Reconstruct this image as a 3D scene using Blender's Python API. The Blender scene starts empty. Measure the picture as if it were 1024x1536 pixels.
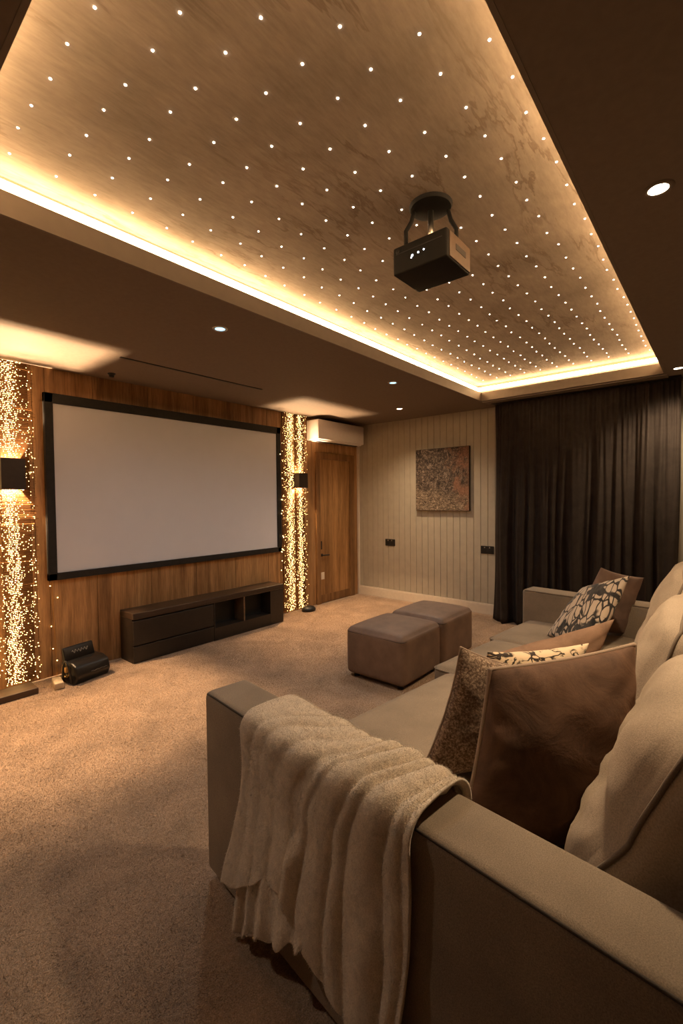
import bpy, bmesh, math, random
import numpy as np
from mathutils import Vector, Matrix
PI = math.pi
scn = bpy.context.scene
COL = scn.collection
rnd = random.Random(7)

# ------------------------------------------------------------------ helpers
def new_obj(name, me, m=None, parent=None):
    o = bpy.data.objects.new(name, me)
    COL.objects.link(o)
    if m is not None:
        me.materials.append(m)
    if parent is not None:
        o.parent = parent
    return o

def wloc(o):
    v = Vector((0, 0, 0))
    while o is not None:
        v += o.location
        o = o.parent
    return v

def obj(name, bm, m, parent=None, smooth=False, angle=None):
    """link a bmesh (built in world coordinates) as one object, below its parent if it has one"""
    bmesh.ops.recalc_face_normals(bm, faces=bm.faces[:])
    if parent is not None:
        bmesh.ops.translate(bm, verts=bm.verts[:], vec=-wloc(parent))
    me = bpy.data.meshes.new(name)
    bm.to_mesh(me)
    bm.free()
    if smooth:
        for p in me.polygons:
            p.use_smooth = True
        if angle:
            me.set_sharp_from_angle(angle=angle)
    return new_obj(name, me, m, parent)

def tag(o, label, cat, group=None):
    o['label'] = label
    o['category'] = cat
    if group:
        o['group'] = group
    return o

def struct(o):
    o['kind'] = 'structure'
    return o

def thing(name, loc, label, cat, group=None):
    o = bpy.data.objects.new(name, None)
    o.empty_display_size = 0.05
    COL.objects.link(o)
    o.location = loc
    return tag(o, label, cat, group)

def dup(root, loc, label=None):
    r = root.copy()
    COL.objects.link(r)
    r.location = loc
    if label:
        r['label'] = label
    for ch in list(root.children):
        c = ch.copy()
        COL.objects.link(c)
        c.parent = r
        for g in list(ch.children):
            d = g.copy()
            COL.objects.link(d)
            d.parent = c
    return r

def box(bm, x0, x1, y0, y1, z0, z1, bevel=0.0, seg=2, mat=None):
    r = bmesh.ops.create_cube(bm, size=1)
    vs = r['verts']
    for v in vs:
        v.co = Vector(((x0+x1)/2 + v.co.x*(x1-x0), (y0+y1)/2 + v.co.y*(y1-y0), (z0+z1)/2 + v.co.z*(z1-z0)))
    if mat is not None:
        bmesh.ops.transform(bm, matrix=mat, verts=vs)
    if bevel > 0:
        es = list({e for v in vs for e in v.link_edges})
        bmesh.ops.bevel(bm, geom=es, offset=bevel, segments=seg, profile=0.5, affect='EDGES')
    return bm

def bx(*a, **k):
    return box(bmesh.new(), *a, **k)

def prism(bm, foot, z0, z1, bevel=0.0, seg=2):
    """vertical prism on a polygon footprint"""
    lo = [bm.verts.new((x, y, z0)) for x, y in foot]
    hi = [bm.verts.new((x, y, z1)) for x, y in foot]
    n = len(foot)
    fs = [bm.faces.new(lo[::-1]), bm.faces.new(hi)]
    for i in range(n):
        fs.append(bm.faces.new((lo[i], lo[(i+1) % n], hi[(i+1) % n], hi[i])))
    if bevel > 0:
        es = list({e for f in fs for e in f.edges})
        bmesh.ops.bevel(bm, geom=es, offset=bevel, segments=seg, profile=0.5, affect='EDGES')
    return bm

def tube(bm, pts, r, n=8, closed=False, cap=True):
    pts = [Vector(p) for p in pts]
    N = len(pts)
    rings = []
    up = None
    for i in range(N):
        if closed:
            t = pts[(i+1) % N] - pts[i-1]
        else:
            t = pts[min(i+1, N-1)] - pts[max(i-1, 0)]
        if t.length < 1e-9:
            t = Vector((0, 0, 1))
        t.normalize()
        if up is None:
            up = Vector((0, 0, 1)) if abs(t.z) < 0.9 else Vector((1, 0, 0))
        a = t.cross(up)
        if a.length < 1e-6:
            a = t.orthogonal()
        a.normalize()
        b = t.cross(a)
        b.normalize()
        up = -b if (-b).dot(up) > 0 else b
        rr = r[i] if isinstance(r, (list, tuple)) else r
        rings.append([bm.verts.new(pts[i] + a*rr*math.cos(2*PI*k/n) + b*rr*math.sin(2*PI*k/n)) for k in range(n)])
    M = N if closed else N-1
    for i in range(M):
        A, B = rings[i], rings[(i+1) % N]
        for k in range(n):
            bm.faces.new((A[k], A[(k+1) % n], B[(k+1) % n], B[k]))
    if cap and not closed:
        bm.faces.new(rings[0][::-1])
        bm.faces.new(rings[-1])
    return bm

def lathe(bm, prof, c, n=32, axis='Z'):
    """profile [(radius, height)] turned about a vertical axis at c"""
    rings = []
    for r, z in prof:
        if r < 1e-6:
            rings.append([bm.verts.new((c[0], c[1], c[2]+z))])
        else:
            rings.append([bm.verts.new((c[0]+r*math.cos(2*PI*k/n), c[1]+r*math.sin(2*PI*k/n), c[2]+z)) for k in range(n)])
    for A, B in zip(rings, rings[1:]):
        for k in range(n):
            a = A[k % len(A)], A[(k+1) % len(A)]
            b = B[k % len(B)], B[(k+1) % len(B)]
            vs = []
            for v in (a[0], a[1], b[1], b[0]):
                if v not in vs:
                    vs.append(v)
            if len(vs) >= 3:
                bm.faces.new(vs)
    return bm

def sm(x, a, b):
    x = min(1, max(0, (x-a)/(b-a)))
    return x*x*(3-2*x)

def hsh(*a):
    x = math.sin(sum(v*k for v, k in zip(a, (12.9898, 78.233, 37.719, 9.131))))*43758.5453
    return x - math.floor(x)

# ------------------------------------------------------------------ materials
class NT:
    def __init__(s, name):
        s.m = bpy.data.materials.new(name)
        s.m.use_nodes = True
        s.t = s.m.node_tree
        s.b = s.t.nodes['Principled BSDF']
    def n(s, typ, **k):
        nd = s.t.nodes.new(typ)
        for key, v in k.items():
            if key in nd.inputs:
                nd.inputs[key].default_value = v
            else:
                setattr(nd, key, v)
        return nd
    def l(s, a, b):
        s.t.links.new(a, b)
    def coords(s, scale=(1, 1, 1), rot=(0, 0, 0), out='Object'):
        tc = s.n('ShaderNodeTexCoord')
        mp = s.n('ShaderNodeMapping')
        mp.inputs['Scale'].default_value = scale
        mp.inputs['Rotation'].default_value = rot
        s.l(tc.outputs[out], mp.inputs['Vector'])
        return mp.outputs['Vector']
    def noise(s, vec, scale, detail=4, rough=0.55, dist=0.0):
        nd = s.n('ShaderNodeTexNoise')
        nd.inputs['Scale'].default_value = scale
        nd.inputs['Detail'].default_value = detail
        nd.inputs['Roughness'].default_value = rough
        nd.inputs['Distortion'].default_value = dist
        s.l(vec, nd.inputs['Vector'])
        return nd.outputs['Fac']
    def ramp(s, fac, stops, interp='LINEAR'):
        r = s.n('ShaderNodeValToRGB')
        r.color_ramp.interpolation = interp
        e = r.color_ramp.elements
        while len(e) < len(stops):
            e.new(0.5)
        for el, (p, c) in zip(e, stops):
            el.position = p
            el.color = (*c, 1) if len(c) == 3 else c
        s.l(fac, r.inputs['Fac'])
        return r.outputs['Color']
    def mix(s, fac, a, b, mode='MIX'):
        nd = s.n('ShaderNodeMix', data_type='RGBA', blend_type=mode)
        for v, i in ((fac, 0), (a, 6), (b, 7)):
            if hasattr(v, 'links'):
                s.l(v, nd.inputs[i])
            elif i == 0:
                nd.inputs[0].default_value = v
            else:
                nd.inputs[i].default_value = (*v, 1)
        return nd.outputs[2]
    def bump(s, h, strength=0.3, dist=0.01, prev=None):
        nd = s.n('ShaderNodeBump')
        nd.inputs['Strength'].default_value = strength
        nd.inputs['Distance'].default_value = dist
        s.l(h, nd.inputs['Height'])
        if prev is not None:
            s.l(prev, nd.inputs['Normal'])
        return nd.outputs['Normal']
    def fin(s, col=None, rough=0.6, nor=None, metal=0.0, sheen=0.0, spec=0.5, sheen_tint=None, coat=0.0):
        b = s.b
        if col is not None:
            if hasattr(col, 'links'):
                s.l(col, b.inputs['Base Color'])
            else:
                b.inputs['Base Color'].default_value = (*col, 1)
        if hasattr(rough, 'links'):
            s.l(rough, b.inputs['Roughness'])
        else:
            b.inputs['Roughness'].default_value = rough
        b.inputs['Metallic'].default_value = metal
        b.inputs['Specular IOR Level'].default_value = spec
        b.inputs['Sheen Weight'].default_value = sheen
        b.inputs['Sheen Roughness'].default_value = 0.5
        if sheen_tint:
            b.inputs['Sheen Tint'].default_value = (*sheen_tint, 1)
        b.inputs['Coat Weight'].default_value = coat
        if nor is not None:
            s.l(nor, b.inputs['Normal'])
        return s.m

def mul(c, k):
    return tuple(x*k for x in c)

def plain(name, c, rough=0.5, metal=0.0, var=0.12, scale=30, bump=0.05, spec=0.5, coat=0.0):
    t = NT(name)
    v = t.coords()
    f = t.noise(v, scale, 4)
    col = t.ramp(f, [(0.3, mul(c, 1-var)), (0.7, mul(c, 1+var))])
    return t.fin(col, rough, t.bump(f, bump, 0.002) if bump else None, metal, spec=spec, coat=coat)

def fabric(name, c, scale=600, var=0.25, sheen=0.25, bump=0.35, blotch=0.12, rough=0.9, stretch=(1, 1, 1)):
    t = NT(name)
    v = t.coords(stretch)
    f = t.noise(v, scale, 3, 0.6)
    g = t.noise(v, 5, 3, 0.5)
    c1 = t.ramp(f, [(0.3, mul(c, 1-var)), (0.7, mul(c, 1+var))])
    c2 = t.ramp(g, [(0.35, (1-blotch,)*3), (0.65, (1+blotch,)*3)])
    col = t.mix(1.0, c1, c2, 'MULTIPLY')
    return t.fin(col, rough, t.bump(f, bump, 0.0015), sheen=sheen, spec=0.2, sheen_tint=mul(c, 1.6/max(c)*max(c)))

def wood(name, dark, mid, light, along='Z', scale=1.0, rough=0.5, bump=0.1):
    t = NT(name)
    s = {'Z': (9, 9, 0.55), 'X': (0.55, 9, 9), 'Y': (9, 0.55, 9)}[along]
    v = t.coords(tuple(x*scale for x in s))
    f = t.noise(v, 1.6, 8, 0.62, 0.35)
    v2 = t.coords(tuple(x*scale*4 for x in s))
    g = t.noise(v2, 3.0, 5, 0.7)
    k = t.noise(t.coords(tuple(x*scale*0.4 for x in s)), 1.3, 2, 0.5)
    a = t.ramp(f, [(0.28, dark), (0.5, mid), (0.72, light)])
    b = t.ramp(g, [(0.35, (0.72,)*3), (0.6, (1.08,)*3)])
    c = t.ramp(k, [(0.35, (0.8, 0.78, 0.75)), (0.65, (1.15, 1.12, 1.1))])
    col = t.mix(1.0, t.mix(1.0, a, b, 'MULTIPLY'), c, 'MULTIPLY')
    return t.fin(col, rough, t.bump(g, bump, 0.002), spec=0.4)

def emit(name, c, strength, sample=True):
    m = bpy.data.materials.new(name)
    m.use_nodes = True
    t = m.node_tree
    b = t.nodes['Principled BSDF']
    b.inputs['Base Color'].default_value = (*c, 1)
    b.inputs['Emission Color'].default_value = (*c, 1)
    b.inputs['Emission Strength'].default_value = strength
    if not sample:
        m.cycles.emission_sampling = 'NONE'
    return m

def m_carpet():
    t = NT('carpet_pile')
    v = t.coords()
    f = t.noise(v, 260, 4, 0.75)
    h = t.noise(v, 70, 3, 0.6)
    g = t.noise(v, 3.2, 4, 0.6, 0.6)
    c1 = t.ramp(f, [(0.36, (0.23, 0.145, 0.085)), (0.5, (0.45, 0.295, 0.185)), (0.66, (0.66, 0.45, 0.29))])
    c2 = t.ramp(g, [(0.32, (0.74, 0.72, 0.70)), (0.68, (1.14, 1.13, 1.12))])
    c3 = t.ramp(h, [(0.3, (0.8,)*3), (0.7, (1.15,)*3)])
    col = t.mix(1.0, t.mix(1.0, c1, c2, 'MULTIPLY'), c3, 'MULTIPLY')
    n1 = t.bump(h, 0.7, 0.012)
    n2 = t.bump(f, 0.9, 0.006, n1)
    return t.fin(col, 0.95, n2, sheen=0.3, spec=0.1)

def m_starceil():
    t = NT('mottled_taupe_plaster')
    v = t.coords((1, 1, 1), (0, 0, math.radians(35)))
    f = t.noise(v, 2.6, 6, 0.6)
    vv = t.coords((0.55, 2.6, 1), (0, 0, math.radians(-24)))
    w = t.noise(vv, 1.9, 6, 0.62, 0.25)
    mask = t.noise(v, 1.7, 3, 0.5)
    fine = t.noise(t.coords((14, 70, 1), (0, 0, math.radians(-24))), 1.0, 4, 0.7)
    base = t.ramp(f, [(0.3, (0.30, 0.25, 0.21)), (0.7, (0.45, 0.38, 0.325))])
    vein = t.ramp(w, [(0.470, (1, 1, 1)), (0.494, (0.74, 0.71, 0.68)), (0.503, (0.70, 0.66, 0.62)), (0.515, (1, 1, 1))])
    mk = t.ramp(mask, [(0.44, (0, 0, 0)), (0.58, (1, 1, 1))])
    vein2 = t.mix(mk, (1, 1, 1), vein)
    fi = t.ramp(fine, [(0.3, (0.86,)*3), (0.7, (1.10,)*3)])
    col = t.mix(1.0, t.mix(1.0, base, vein2, 'MULTIPLY'), fi, 'MULTIPLY')
    return t.fin(col, 0.8, t.bump(fine, 0.2, 0.002), spec=0.2)

def m_art():
    t = NT('abstract_canvas_paint')
    v = t.coords()
    sx = t.n('ShaderNodeSeparateXYZ')
    t.l(v, sx.inputs[0])
    w = t.noise(v, 15, 9, 0.78, 1.8)
    w2 = t.noise(v, 60, 6, 0.75, 0.5)
    s = t.noise(t.coords((1, 2, 8)), 12, 7, 0.8, 0.8)
    g = t.noise(v, 3.6, 3, 0.5, 0.5)
    a = t.ramp(w, [(0.40, (0.025, 0.016, 0.012)), (0.50, (0.11, 0.072, 0.05)), (0.60, (0.30, 0.225, 0.175))])
    a2 = t.ramp(w2, [(0.40, (0.7,)*3), (0.60, (1.25,)*3)])
    a = t.mix(1, a, a2, 'MULTIPLY')
    b = t.ramp(s, [(0.40, (0.07, 0.045, 0.03)), (0.52, (0.30, 0.21, 0.14)), (0.64, (0.74, 0.60, 0.45))])
    b = t.mix(1, b, a2, 'MULTIPLY')
    low = t.n('ShaderNodeMath', operation='MULTIPLY_ADD')
    t.l(sx.outputs[2], low.inputs[0])
    low.inputs[1].default_value = -1.6
    t.l(g, low.inputs[2])
    c = t.mix(t.ramp(low.outputs[0], [(0.0, (0, 0, 0)), (0.22, (1, 1, 1))]), a, b)
    rg = t.n('ShaderNodeMath', operation='MULTIPLY_ADD')
    t.l(sx.outputs[1], rg.inputs[0])
    rg.inputs[1].default_value = -0.9
    t.l(t.noise(v, 6, 4, 0.6, 0.5), rg.inputs[2])
    d = t.mix(t.ramp(rg.outputs[0], [(0.62, (0, 0, 0)), (0.80, (0.8, 0.8, 0.8))]), c, (0.36, 0.17, 0.10))
    dk = t.mix(1, d, t.ramp(w2, [(0.36, (0.36,)*3), (0.56, (0.72,)*3)]), 'MULTIPLY')
    return t.fin(dk, 0.75, t.bump(w, 0.4, 0.003), spec=0.3)

def m_speckle():
    t = NT('speckled_brown_fabric')
    v = t.coords()
    f = t.noise(v, 130, 5, 0.75)
    s = t.noise(t.coords((1, 1, 1)), 28, 4, 0.6)
    c = t.ramp(f, [(0.40, (0.10, 0.06, 0.038)), (0.50, (0.20, 0.13, 0.085)), (0.60, (0.42, 0.31, 0.22))])
    c2 = t.ramp(s, [(0.35, (0.75,)*3), (0.65, (1.2,)*3)])
    return t.fin(t.mix(1, c, c2, 'MULTIPLY'), 0.9, t.bump(f, 0.5, 0.002), sheen=0.2, spec=0.2)

def m_leaf():
    t = NT('cream_leaf_print_fabric')
    v = t.coords((1, 2.0, 1), (0, 0, 0.6))
    vo = t.n('ShaderNodeTexVoronoi', feature='DISTANCE_TO_EDGE')
    vo.inputs['Scale'].default_value = 16
    nz = t.n('ShaderNodeTexNoise')
    nz.inputs['Scale'].default_value = 14
    t.l(v, nz.inputs['Vector'])
    vm = t.mix(0.12, v, nz.outputs['Color'])
    t.l(vm, vo.inputs['Vector'])
    k = t.noise(v, 9, 4, 0.6)
    line = t.ramp(vo.outputs['Distance'], [(0.05, (1, 1, 1)), (0.085, (0, 0, 0))])
    dens = t.ramp(k, [(0.45, (0, 0, 0)), (0.52, (1, 1, 1))])
    f = t.mix(1, line, dens, 'MULTIPLY')
    blot = t.ramp(t.noise(v, 22, 3, 0.6), [(0.62, (0, 0, 0)), (0.66, (1, 1, 1))])
    f2 = t.mix(1, f, blot, 'ADD')
    col = t.mix(f2, (0.62, 0.47, 0.31), (0.03, 0.02, 0.014))
    return t.fin(col, 0.9, t.bump(t.noise(v, 500, 2), 0.3, 0.001), sheen=0.2, spec=0.2)

def m_branch():
    t = NT('black_branch_print_fabric')
    v = t.coords((2.6, 1.0, 1), (0, 0, 0.5))
    nz = t.n('ShaderNodeTexNoise')
    nz.inputs['Scale'].default_value = 5
    nz.inputs['Detail'].default_value = 2
    t.l(v, nz.inputs['Vector'])
    vm = t.mix(0.10, v, nz.outputs['Color'])
    vo = t.n('ShaderNodeTexVoronoi', feature='DISTANCE_TO_EDGE')
    vo.inputs['Scale'].default_value = 11.0
    t.l(vm, vo.inputs['Vector'])
    line = t.ramp(vo.outputs['Distance'], [(0.045, (1, 1, 1)), (0.075, (0, 0, 0))])
    k = t.noise(t.coords((1, 1, 1)), 6.5, 3, 0.55, 0.5)
    patch = t.ramp(k, [(0.53, (0, 0, 0)), (0.57, (1, 1, 1))])
    f = t.mix(1, line, patch, 'ADD')
    bl = t.ramp(t.noise(v, 12, 3), [(0.35, (0.018, 0.016, 0.016)), (0.7, (0.07, 0.06, 0.055))])
    col = t.mix(f, (0.52, 0.41, 0.31), bl)
    return t.fin(col, 0.88, t.bump(t.noise(v, 400, 2), 0.3, 0.001), sheen=0.15, spec=0.2)

def m_leather(name, c, rough=0.42):
    t = NT(name)
    v = t.coords()
    vo = t.n('ShaderNodeTexVoronoi')
    vo.inputs['Scale'].default_value = 260
    t.l(v, vo.inputs['Vector'])
    g = t.noise(v, 7, 5, 0.6)
    col = t.ramp(g, [(0.3, mul(c, 0.8)), (0.7, mul(c, 1.22))])
    return t.fin(col, rough, t.bump(vo.outputs['Distance'], 0.25, 0.002, t.bump(g, 0.2, 0.006)), spec=0.4)

def m_velvet(name, c, sheen=0.5, dark=0.6):
    t = NT(name)
    v = t.coords((1, 1, 1))
    g = t.noise(v, 9, 4, 0.6, 0.8)
    f = t.noise(v, 420, 2, 0.6)
    a = t.ramp(g, [(0.3, mul(c, dark)), (0.7, mul(c, 1.25))])
    b = t.ramp(f, [(0.3, (0.88,)*3), (0.7, (1.1,)*3)])
    return t.fin(t.mix(1, a, b, 'MULTIPLY'), 0.8, t.bump(g, 0.3, 0.012, t.bump(f, 0.25, 0.001)), sheen=sheen, spec=0.2, sheen_tint=mul(c, 2.2))

def m_fleece():
    t = NT('cream_fleece')
    v = t.coords()
    f = t.noise(v, 330, 4, 0.75)
    g = t.noise(v, 45, 3, 0.6)
    a = t.ramp(f, [(0.32, (0.58, 0.46, 0.34)), (0.5, (0.80, 0.67, 0.52)), (0.68, (0.94, 0.82, 0.66))])
    b = t.ramp(g, [(0.3, (0.88,)*3), (0.7, (1.08,)*3)])
    n = t.bump(f, 0.8, 0.004, t.bump(g, 0.45, 0.008))
    return t.fin(t.mix(1, a, b, 'MULTIPLY'), 1.0, n, sheen=0.4, spec=0.1)

M = {}
M['carpet'] = m_carpet()
M['starceil'] = m_starceil()
M['soffit'] = plain('dark_brown_ceiling_paint', (0.165, 0.128, 0.102), 0.75, var=0.06, scale=40, spec=0.25)
M['fascia'] = plain('beige_painted_board', (0.17, 0.135, 0.105), 0.6, var=0.05, scale=20, spec=0.3)
M['panelpaint'] = plain('stone_grey_panel_paint', (0.40, 0.35, 0.275), 0.55, var=0.05, scale=12, spec=0.35)
M['whitepaint'] = plain('warm_white_trim_paint', (0.62, 0.53, 0.43), 0.45, var=0.04, spec=0.4)
M['wallplain'] = plain('taupe_wall_paint', (0.30, 0.245, 0.195), 0.8, var=0.05)
M['woodwall'] = wood('oak_wall_panel', (0.17, 0.082, 0.030), (0.35, 0.185, 0.075), (0.50, 0.29, 0.13))
M['wooddoor'] = wood('oak_door_veneer', (0.18, 0.085, 0.028), (0.32, 0.165, 0.06), (0.44, 0.245, 0.10), scale=1.2)
M['woodframe'] = wood('dark_oak_frame', (0.10, 0.048, 0.016), (0.19, 0.095, 0.035), (0.28, 0.15, 0.06), scale=1.3)
M['plank'] = wood('dark_stained_plank', (0.04, 0.022, 0.012), (0.075, 0.042, 0.022), (0.12, 0.07, 0.035), along='X')
M['screen'] = plain('matte_grey_white_screen_fabric', (0.60, 0.61, 0.68), 0.9, var=0.015, scale=6, bump=0.0, spec=0.1)
M['screenframe'] = plain('black_velvet_screen_frame', (0.014, 0.012, 0.011), 0.65, var=0.2, spec=0.3)
M['standtop'] = wood('dark_brown_gloss_top', (0.026, 0.015, 0.010), (0.042, 0.026, 0.017), (0.062, 0.039, 0.027), along='X', rough=0.28)
M['stand'] = plain('dark_brown_satin_lacquer', (0.021, 0.0145, 0.0105), 0.4, var=0.15, spec=0.4)
M['standdark'] = plain('black_niche_lining', (0.010, 0.009, 0.008), 0.6)
M['ac'] = plain('white_appliance_plastic', (0.70, 0.64, 0.62), 0.4, var=0.02, bump=0.0)
M['blackplastic'] = plain('black_plastic', (0.011, 0.010, 0.010), 0.45, var=0.2, spec=0.35)
M['satinblack'] = plain('satin_black_metal', (0.014, 0.012, 0.011), 0.5, spec=0.3)
M['projblack'] = plain('matte_black_casing', (0.010, 0.009, 0.0085), 0.62, var=0.15, spec=0.15)
M['projside'] = plain('bronze_plastic_side', (0.11, 0.065, 0.036), 0.35, var=0.2)
M['steel'] = plain('brushed_steel', (0.55, 0.52, 0.48), 0.3, metal=1.0)
M['sofa'] = fabric('taupe_sofa_weave', (0.235, 0.182, 0.132), 420, 0.28, 0.25)
M['sofacush'] = fabric('light_taupe_chenille', (0.32, 0.25, 0.185), 300, 0.22, 0.3, blotch=0.1)
M['piping'] = fabric('brown_piping_cord', (0.17, 0.13, 0.098), 500, 0.2)
M['pipingdark'] = fabric('dark_seam_cord', (0.06, 0.046, 0.036), 500, 0.2)
M['ottoman'] = m_leather('brown_suede_leather', (0.17, 0.105, 0.072), 0.62)
M['curtain'] = m_velvet('charcoal_brown_curtain_velvet', (0.050, 0.038, 0.032), 0.35, 0.85)
M['velvet'] = m_velvet('brown_velvet', (0.105, 0.056, 0.033), 0.45)
M['mauve'] = m_velvet('mauve_brown_velvet', (0.20, 0.13, 0.10), 0.4, 0.85)
M['rust'] = m_velvet('soft_brown_velvet', (0.21, 0.125, 0.08), 0.4, 0.8)
M['velvetpipe'] = fabric('taupe_velvet_piping', (0.33, 0.24, 0.175), 400, 0.15)
M['speckle'] = m_speckle()
M['leaf'] = m_leaf()
M['branch'] = m_branch()
M['fleece'] = m_fleece()
M['art'] = m_art()
M['canvasedge'] = plain('dark_canvas_edge', (0.03, 0.022, 0.017), 0.7)
M['bag'] = m_leather('black_bag_leather', (0.010, 0.008, 0.007), 0.28)
M['bagtext'] = plain('pale_stitched_script', (0.30, 0.28, 0.26), 0.5)
M['brass'] = plain('aged_brass', (0.55, 0.36, 0.15), 0.35, metal=0.9)
M['adapter'] = plain('beige_adapter_plastic', (0.50, 0.38, 0.24), 0.5)
M['goldwire'] = plain('gold_wire', (0.55, 0.29, 0.09), 0.45, metal=1.0, bump=0)
M['copperwire'] = plain('dark_copper_wire', (0.20, 0.09, 0.025), 0.55, metal=0.6, bump=0, spec=0.2)
M['backer'] = plain('amber_backing_board', (0.085, 0.038, 0.013), 0.7, spec=0.15)
M['sconce'] = plain('bronze_sconce_metal', (0.035, 0.022, 0.016), 0.45, metal=0.4)
WARM = (1.0, 0.60, 0.26)
M['led'] = emit('warm_led_diffuser', (1.0, 0.63, 0.30), 19.0)
M['star'] = emit('star_point_glow', (1.0, 0.80, 0.58), 16.0)
M['bulb'] = emit('fairy_bulb_glow', (1.0, 0.58, 0.20), 7.0, sample=False)
M['bulb'].node_tree.nodes['Principled BSDF'].inputs['Base Color'].default_value = (0.08, 0.04, 0.015, 1)
M['bulb'].node_tree.nodes['Principled BSDF'].inputs['Specular IOR Level'].default_value = 0.1
M['lampwarm'] = emit('warm_lamp_face', (1.0, 0.80, 0.55), 12.0)
M['lampcool'] = emit('cool_lamp_face', (0.36, 0.76, 1.0), 1.25)
M['status'] = emit('status_light_glow', (0.75, 0.86, 1.0), 6.0)

# ------------------------------------------------------------------ camera
def basis(yaw, pitch, roll):
    cy, sy, cp, sp = math.cos(yaw), math.sin(yaw), math.cos(pitch), math.sin(pitch)
    f = Vector((cy*cp, sy*cp, -sp))
    r = Vector((sy, -cy, 0))
    u = r.cross(f)
    cr, sr = math.cos(roll), math.sin(roll)
    return f, cr*r + sr*u, cr*u - sr*r
F_, R_, U_ = basis(math.radians(40.147), math.radians(1.688), math.radians(-0.5486))
cd = bpy.data.cameras.new('camera')
cam = bpy.data.objects.new('camera', cd)
COL.objects.link(cam)
cam.matrix_world = Matrix(((R_.x, U_.x, -F_.x, 0), (R_.y, U_.y, -F_.y, 0), (R_.z, U_.z, -F_.z, 1.3875), (0, 0, 0, 1)))
cd.sensor_fit = 'HORIZONTAL'
cd.sensor_width = 36
cd.lens = 676.5/1024*36
cd.clip_start = 0.02
scn.camera = cam

# ------------------------------------------------------------------ room shell
WY, PX, CZ, TZ = 4.05, 5.18, 2.4325, 2.62          # screen wall, panelled wall, soffit, star ceiling
TX0, TX1, TY0, TY1 = 0.33, 4.75, 0.39, 2.012       # tray opening
NX, RY = -1.3, -0.9                                # near wall, sofa-side wall
struct(obj('floor', bx(NX, PX, RY, WY, -0.06, 0), M['carpet']))
# screen wall: oak boards with narrow joints
bm = bmesh.new()
xs = [NX, -0.7, -0.1, 0.45, 1.135, 1.222, 1.575, 2.05, 2.52, 3.0, 3.47, 3.66, 4.11, PX]
for a, b in zip(xs, xs[1:]):
    box(bm, a+0.0015, b-0.0015, WY, WY+0.08, 0, TZ+0.1, 0.002, 1)
struct(obj('wall_left', bm, M['woodwall']))
# tongue and groove wall
bm = bmesh.new()
y = RY
w = 0.0885
while y < WY:
    y1 = min(y+w, WY)
    box(bm, PX, PX+0.05, y+0.0015, y1-0.0015, 0, TZ+0.1, 0.004, 2)
    y += w
box(bm, PX+0.009, PX+0.05, RY, WY, 0, TZ+0.1)
struct(obj('wall_far', bm, M['panelpaint']))
struct(obj('wall_right', bx(NX, PX, RY-0.06, RY, 0, TZ+0.1), M['wallplain']))
struct(obj('wall_near', bx(NX-0.06, NX, RY, WY, 0, TZ+0.1), M['wallplain']))
bm = bx(PX-0.018, PX, RY, WY-0.012, 0, 0.112, 0.003)
box(bm, PX-0.012, PX, RY, WY-0.012, 0.112, 0.126, 0.004)
struct(obj('baseboard_far', bm, M['whitepaint']))
struct(obj('trim_6', bx(PX-0.03, PX, WY-0.03, WY, 0, 2.38, 0.003), M['whitepaint']))
# soffit with the tray opening
bm = bmesh.new()
for a in ((NX, TX0, RY, WY), (TX1, PX, RY, WY), (TX0, TX1, RY, TY0), (TX0, TX1, TY1, WY)):
    box(bm, a[0], a[1], a[2], a[3], CZ, CZ+0.014)
struct(obj('ceiling', bm, M['soffit']))
CV = 0.085                                         # depth of the light cove
bm = bx(TX0-CV, TX1+CV, TY0-CV, TY1+CV, TZ, TZ+0.03)
struct(obj('ceiling_panel', bm, M['starceil']))
def ring(x0, x1, y0, y1, th, z0, z1, bev=0.0):
    bm = bmesh.new()
    box(bm, x0-th, x1+th, y0-th, y0, z0, z1, bev)
    box(bm, x0-th, x1+th, y1, y1+th, z0, z1, bev)
    box(bm, x0-th, x0, y0, y1, z0, z1, bev)
    box(bm, x1, x1+th, y0, y1, z0, z1, bev)
    return bm
struct(obj('trim_1', ring(TX0+0.003, TX1-0.003, TY0+0.003, TY1-0.003, 0.013, CZ-0.001, 2.522), M['fascia']))
struct(obj('trim_2', ring(TX0-CV, TX1+CV, TY0-CV, TY1+CV, 0.012, CZ+0.014, TZ+0.03), M['fascia']))
struct(obj('trim_3', bx(TX1+0.03, TX1+0.19, TY0-0.02, TY1, CZ-0.012, CZ, 0.003), M['fascia']))
led = obj('light_strip', ring(TX0-0.045, TX1+0.045, TY0-0.045, TY1+0.045, 0.014, 2.552, 2.588, 0.004), M['led'])
tag(led, 'glowing warm white strip light in the cove around the starry ceiling', 'strip light')
# slot and a small sensor in the soffit
tag(obj('slot_vent', bx(1.50, 2.82, 3.345, 3.365, CZ-0.004, CZ+0.002), M['blackplastic']),
    'long thin black slot vent in the ceiling above the screen', 'vent')
tag(obj('ceiling_sensor', lathe(bmesh.new(), [(0, -0.03), (0.018, -0.028), (0.022, -0.012), (0.03, -0.004), (0.03, 0.001)], (1.645, 3.84, CZ), 20), M['satinblack'], smooth=True, angle=0.6),
    'tiny round dark sensor on the ceiling above the screen frame', 'sensor')

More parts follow.
